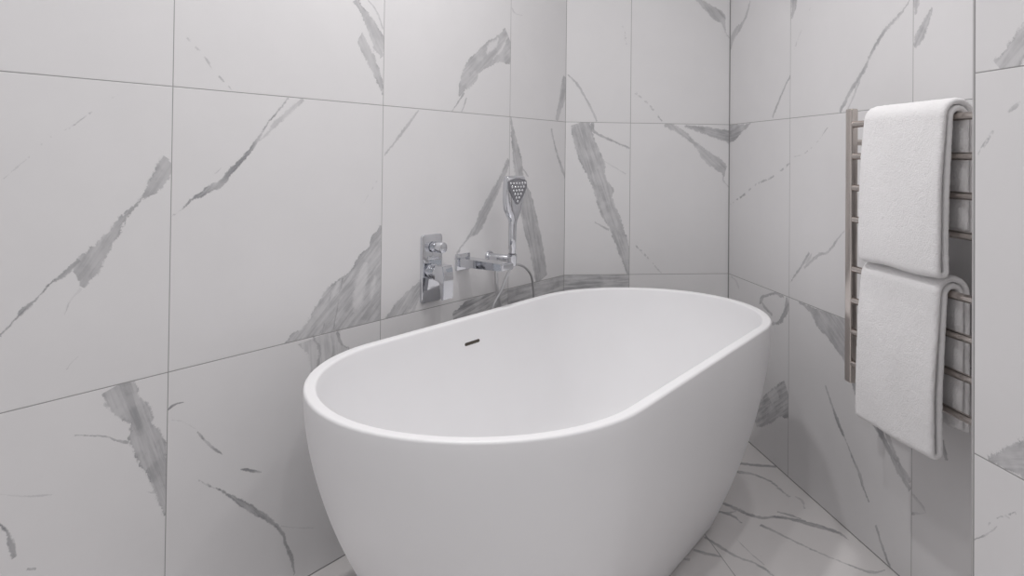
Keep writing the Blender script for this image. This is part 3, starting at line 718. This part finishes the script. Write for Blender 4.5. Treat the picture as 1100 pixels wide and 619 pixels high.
# ------------------------------------------------------------------ shower bracket, hand shower and hose
HS, HZ, HWD = .482, .724, .080
brk = empty('shower_bracket', 'round chrome wall bracket arm that holds the hand shower', 'shower bracket', matrix=wall_m(HS, 0, HZ))
sharp(link('rosette', lathe_bm([(.020, 0), (.020, .006), (.018, .009), (.001, .009)], Matrix()), M_CHROME, brk))
sharp(link('arm', lathe_bm([(.0135, .008), (.0135, HWD + .006), (.0125, HWD + .008), (.001, HWD + .008)], Matrix()), M_CHROME, brk))
cup = lathe_bm([(.012, -.020), (.0135, -.018), (.0155, .012), (.0155, .017), (.013, .018), (.0125, .010), (.001, .010)], Matrix.Translation((0, 0, HWD + .018)) @ Matrix.Rotation(-math.pi / 2, 4, 'X'))
sharp(link('holder_cup', cup, M_CHROME, brk))

face = math.radians(-52)                        # the spray face looks this way
fdir = Vector((math.cos(face), math.sin(face), 0))
hs_base = W(HS, HWD + .018, HZ + .012)
xdir = Vector((0, 0, 1)).cross(fdir) * -1
# local x across, local y up, local z forward (spray side)
tilt = Matrix.Rotation(math.radians(.5), 4, 'X')
m = Matrix((-xdir, Vector((0, 0, 1)), fdir)).transposed().to_4x4()
m.translation = hs_base
hand = empty('hand_shower', 'chrome hand shower with dotted spray face upright in its wall bracket', 'shower head', matrix=m @ tilt)
# body: cross sections up the handle (y, half width, half depth, z centre, squareness)
secs = [(0, .0085, .0085, 0, 2), (.004, .0105, .0105, 0, 2), (.022, .0105, .0105, 0, 2), (.024, .0120, .0120, 0, 2), (.06, .0125, .0120, 0, 2.1), (.105, .0130, .0120, .0, 2.2),
        (.118, .0165, .0135, .000, 2.3), (.132, .0250, .0160, -.001, 2.5), (.150, .0340, .0180, -.001, 2.8), (.180, .0400, .0185, .0, 3.0), (.205, .0430, .0175, .002, 3.2), (.232, .0450, .0160, .004, 3.4),
        (.250, .0445, .014, .005, 3.6), (.258, .043, .011, .005, 3.6), (.262, .039, .007, .005, 3.6), (.263, .02, .002, .005, 3.6)]
b = bmesh.new()
n = 40
rings = []
for y, hw, hd, zc, p in secs:
    r = []
    for i in range(n):
        a = 2 * math.pi * i / n
        c_, s_ = math.cos(a), math.sin(a)
        r.append(b.verts.new((hw * math.copysign(abs(c_) ** (2 / p), c_), y, zc + hd * math.copysign(abs(s_) ** (2 / p), s_))))
    rings.append(r)
for p_, q_ in zip(rings, rings[1:]):
    for i in range(n):
        b.faces.new((p_[i], p_[(i + 1) % n], q_[(i + 1) % n], q_[i]))
b.faces.new(rings[0]); b.faces.new(rings[-1])
sharp(link('body', b, M_CHROME, hand), 50)


def shield(y):
    """half width of the spray face at height y"""
    t = (y - .168) / (.256 - .168)
    if t <= 0 or t >= 1:
        return 0
    return .0405 * min(1, (t * 1.6) ** .75) * min(1, ((1 - t) * 9) ** .5)


def face_z(y):
    for (y0, _, d0, z0, _), (y1, _, d1, z1, _) in zip(secs, secs[1:]):
        if y0 <= y <= y1:
            f = (y - y0) / (y1 - y0)
            return z0 + d0 + (z1 + d1 - z0 - d0) * f
    return .03


b = bmesh.new()
ys = [.169 + (.2555 - .169) * i / 16 for i in range(17)]
for y0, y1 in zip(ys, ys[1:]):
    pass
top, bot = [], []
outline = [(shield(y), y) for y in ys] + [(-shield(y), y) for y in reversed(ys)]
fr = [b.verts.new((x, y, face_z(y) + .0022)) for x, y in outline]
bk = [b.verts.new((x * 1.03, y, face_z(y) - .004)) for x, y in outline]
k_ = len(outline)
for i in range(k_):
    b.faces.new((fr[i], fr[(i + 1) % k_], bk[(i + 1) % k_], bk[i]))
for i in range(16):
    b.faces.new((fr[i], fr[i + 1], fr[k_ - 2 - i], fr[k_ - 1 - i]))
bmesh.ops.remove_doubles(b, verts=b.verts, dist=1e-6)
spray = sharp(link('spray_face', b, M_PLATE, hand), 30)
b = bmesh.new()
row = 0
y = .180
while y < .250:
    hw = shield(y) - .004
    cnt = max(1, int(hw / .0065))
    off = .5 if row % 2 else 0
    for i in range(-cnt, cnt + 1):
        x = (i + off) * .0132
        if abs(x) < hw:
            bmesh.ops.create_uvsphere(b, u_segments=8, v_segments=6, radius=.0043, matrix=Matrix.Translation((x, y, face_z(y) + .002)) @ Matrix.Scale(.7, 4, (0, 0, 1)))
    y += .0118
    row += 1
noz = link('nozzles', b, M_NOZZLE, spray)

HOSE_PTS = [W(.499, .045, .7085), W(.498, .045, .690), W(.492, .045, .618), W(.477, .05, .558), W(.46, .06, .47), W(.49, .065, .42), W(.535, .065, .48), W(.536, .06, .563), W(.505, .07, .62), W(.480, .085, .686), W(.455, .092, .703), W(.394, .08, .69), W(.34, .07, .66), W(.307, .06, .622), W(.29, .055, .54), W(.29, .05, .40)
            ]
hose = link('shower_hose', tube_bm(HOSE_PTS, .0066, 12, 12, .0038), M_HOSE)
hose['label'] = 'slim silver shower hose hanging behind the tub rim below the bracket'
hose['category'] = 'hose'

# ------------------------------------------------------------------ heated towel rail
XB = -.091
ZBARS = [1.155, 1.071, .988, .905, .775, .692, .610, .527]
Y0, Y1 = -.9615, -1.4585
rail = empty('towel_rail', 'brushed nickel ladder towel rail with eight bars on the right wall', 'towel rail', loc=(0, (Y0 + Y1) / 2, .475))
RO = Vector((0, (Y0 + Y1) / 2, .475))


def rail_part(name, bm):
    bmesh.ops.translate(bm, vec=-RO, verts=bm.verts)
    return sharp(link(name, bm, M_NICKEL, rail))


for yy in (Y0, Y1):
    rail_part('post', box_bm((.021, .027, .722), (-.0905, yy, .836), bevel=.0045, seg=4))
for z in ZBARS:
    mm = axis_matrix((XB, Y0 - .006, z), (0, -1, 0))
    rail_part('bar', lathe_bm([(.0088, 0), (.0088, Y0 - Y1 - .012)], mm, 24))
for yy in (Y0, Y1):
    for z in (1.108, .568):
        mm = axis_matrix((-.085, yy, z), (1, 0, 0))
        rail_part('wall_bracket', lathe_bm([(.008, 0), (.008, .079), (.016, .079), (.017, .081), (.017, .084)], mm, 24))


# ------------------------------------------------------------------ towels
def towel(name, label, zb, z_front, z_back, ya, yb, seed, t=.0145, bulge=.012):
    """one sheet folded double, hung over a bar: up the back, over, down the front, round the lower fold and back again"""
    xb = XB
    r1 = .0088 + t / 2 + .0024
    r2 = r1 + t + .0006
    path = []
    def seg(p, q, n):
        for i in range(n):
            f = i / n
            path.append((p[0] + (q[0] - p[0]) * f, p[1] + (q[1] - p[1]) * f))
    def arc(cx, cz, r, a0, a1, n):
        for i in range(n):
            a = math.radians(a0 + (a1 - a0) * i / n)
            path.append((cx + r * math.cos(a), cz + r * math.sin(a)))
    nf = int((zb - z_front) / .006)
    nb = int((zb - z_back) / .006)
    rm = (r2 - r1) / 2
    seg((xb + r1, z_back + .006), (xb + r1, zb), nb)
    arc(xb, zb, r1, 0, 180, 14)
    zf = z_front + rm + t / 2
    seg((xb - r1, zb), (xb - r1, zf), nf)
    arc(xb - r1 - rm, zf, rm, 0, -180, 10)
    seg((xb - r2, zf), (xb - r2, zb), nf)
    arc(xb, zb, r2, 180, 0, 22)
    seg((xb + r2, zb), (xb + r2, z_back), nb)
    path.append((xb + r2, z_back))
    n = len(path)
    # outline around the path
    nrm = []
    for i in range(n):
        p, q = path[max(i - 1, 0)], path[min(i + 1, n - 1)]
        dx, dz = q[0] - p[0], q[1] - p[1]
        l = math.hypot(dx, dz) or 1
        nrm.append((-dz / l, dx / l))
    b = bmesh.new()
    ny = int(abs(yb - ya) / .0042)
    er = t * .75
    def prof(y, th, inset):
        ring = []
        def put(i, side):
            x, z = path[i]
            hx = nrm[i][0] * th / 2 * side
            hz = nrm[i][1] * th / 2 * side
            # hang: the front leans out towards its lower end
            d = min(max((zb - z) / max(zb - z_front, .01), 0), 1)
            if x < xb:
                x -= bulge * math.sin(d * math.pi * .62) * (1 if x < xb - r1 - rm else .75)
            # uneven hem and slow waves
            z += (.006 * noise.noise(Vector((y * 9, seed, 1.5))) - .02 * (y - ya) * 0) * (1 - max(0, min(1, (z - z_front) / .1)))
            wv = (.0022 if x < xb - r1 - rm else .0008) * noise.noise(Vector((y * 14 + seed, z * 9, x * 20))) if x < xb - .004 else .0008 * noise.noise(Vector((y * 22 + seed, z * 4, 5)))
            ring.append((x + hx - wv, z + hz))
        for i in range(n):
            put(i, 1)
        for i in range(n - 1, -1, -1):
            put(i, -1)
        return ring
    rows = []
    ylist = []
    for j in range(ny + 1):
        ylist.append(ya + (yb - ya) * j / ny)
    for e, sgn in ((0, 1), (1, -1)):
        pass
    full = []
    for a in (0.0, .35, .65, .88):
        full.append((ya + math.copysign(er * (1 - math.cos(math.asin(a))), yb - ya) if a else ya, max(a, .04)))
    y_in0 = ya + math.copysign(er, yb - ya)
    y_in1 = yb - math.copysign(er, yb - ya)
    for j in range(ny + 1):
        full.append((y_in0 + (y_in1 - y_in0) * j / ny, 1))
    for a in (.88, .65, .35, 0.0):
        full.append((yb - math.copysign(er * (1 - math.cos(math.asin(a))), yb - ya) if a else yb, max(a, .04)))
    for y, k_ in full:
        rows.append([b.verts.new((x, y, z)) for x, z in prof(y, t * k_, 0)])
    m2 = len(rows[0])
    for p, q in zip(rows, rows[1:]):
        for i in range(m2):
            b.faces.new((p[i], p[(i + 1) % m2], q[(i + 1) % m2], q[i]))
    # close the two narrow ends
    for r in (rows[0], rows[-1]):
        for i in range(n - 1):
            b.faces.new((r[i], r[i + 1], r[m2 - 2 - i], r[m2 - 1 - i]))
    bmesh.ops.recalc_face_normals(b, faces=b.faces[:])
    b.normal_update()
    # looped pile
    mv = []
    for v in b.verts:
        mv.append(v.normal * (.0011 * noise.noise(v.co * 190 + Vector((seed, 0, 0))) + .0006 * noise.noise(v.co * 420)))
    for v, d in zip(b.verts, mv):
        v.co += d
    base = Vector((XB, (ya + yb) / 2, zb))
    bmesh.ops.translate(b, vec=-base, verts=b.verts)
    o = link(name, b, M_TOWEL, matrix=Matrix.Translation(base))
    o['label'] = label
    o['category'] = 'towel'
    o['group'] = 'towels on the heated rail'
    return o


towel('bath_towel', 'upper white terry towel folded over the top bar of the towel rail', ZBARS[0], .812, .908, -1.068, -1.342, 2.0)
towel('bath_towel', 'lower white terry towel hanging below the other towel, over the fifth bar', ZBARS[4], .423, .482, -1.060, -1.328, 9.0, bulge=.014)

# ------------------------------------------------------------------ light
def downlight(x, y, power, size=.085):
    l = bpy.data.lights.new('downlight', 'AREA')
    l.shape = 'DISK'
    l.size = size
    l.energy = power
    l.spread = math.radians(165)
    l.color = (1.0, .985, .985)
    o = bpy.data.objects.new('downlight', l)
    o.location = (x, y, CEIL - .004)
    COL.objects.link(o)


for x, y, p in LIGHTS:
    downlight(x, y, p)
w = bpy.data.worlds.new('world')
scene.world = w
w.use_nodes = True
w.node_tree.nodes['Background'].inputs[0].default_value = (.75, .76, .78, 1)
w.node_tree.nodes['Background'].inputs[1].default_value = WORLD

# ------------------------------------------------------------------ camera
cam = bpy.data.cameras.new('camera')
co = bpy.data.objects.new('camera', cam)
COL.objects.link(co)
F_PX, CY = 750.0254, 160.0169
cam.sensor_width = 36
cam.lens = 36 * F_PX / 1100
cam.shift_y = -(309.5 - CY) / 1100
cam.clip_start = .02
yw, pt, rl = math.radians(6.7696), math.radians(.6992), math.radians(.6159)
fw = Vector((math.sin(yw), math.cos(yw), 0)); rt = Vector((math.cos(yw), -math.sin(yw), 0)); up = Vector((0, 0, 1))
F = fw * math.cos(pt) + up * math.sin(pt)
U0 = up * math.cos(pt) - fw * math.sin(pt)
Rr = rt * math.cos(rl) + U0 * math.sin(rl)
Uu = U0 * math.cos(rl) - rt * math.sin(rl)
cm = Matrix((Rr, Uu, -F)).transposed().to_4x4()
cm.translation = Vector((-1.2035, -2.6941, 1.0584))
co.matrix_world = cm
scene.camera = co

vs = scene.view_settings
scene.display_settings.display_device = 'sRGB'
vs.view_transform = 'Standard'
vs.look = 'None'
vs.gamma = 1
vs.use_curve_mapping = False
vs.exposure = EXPOSURE
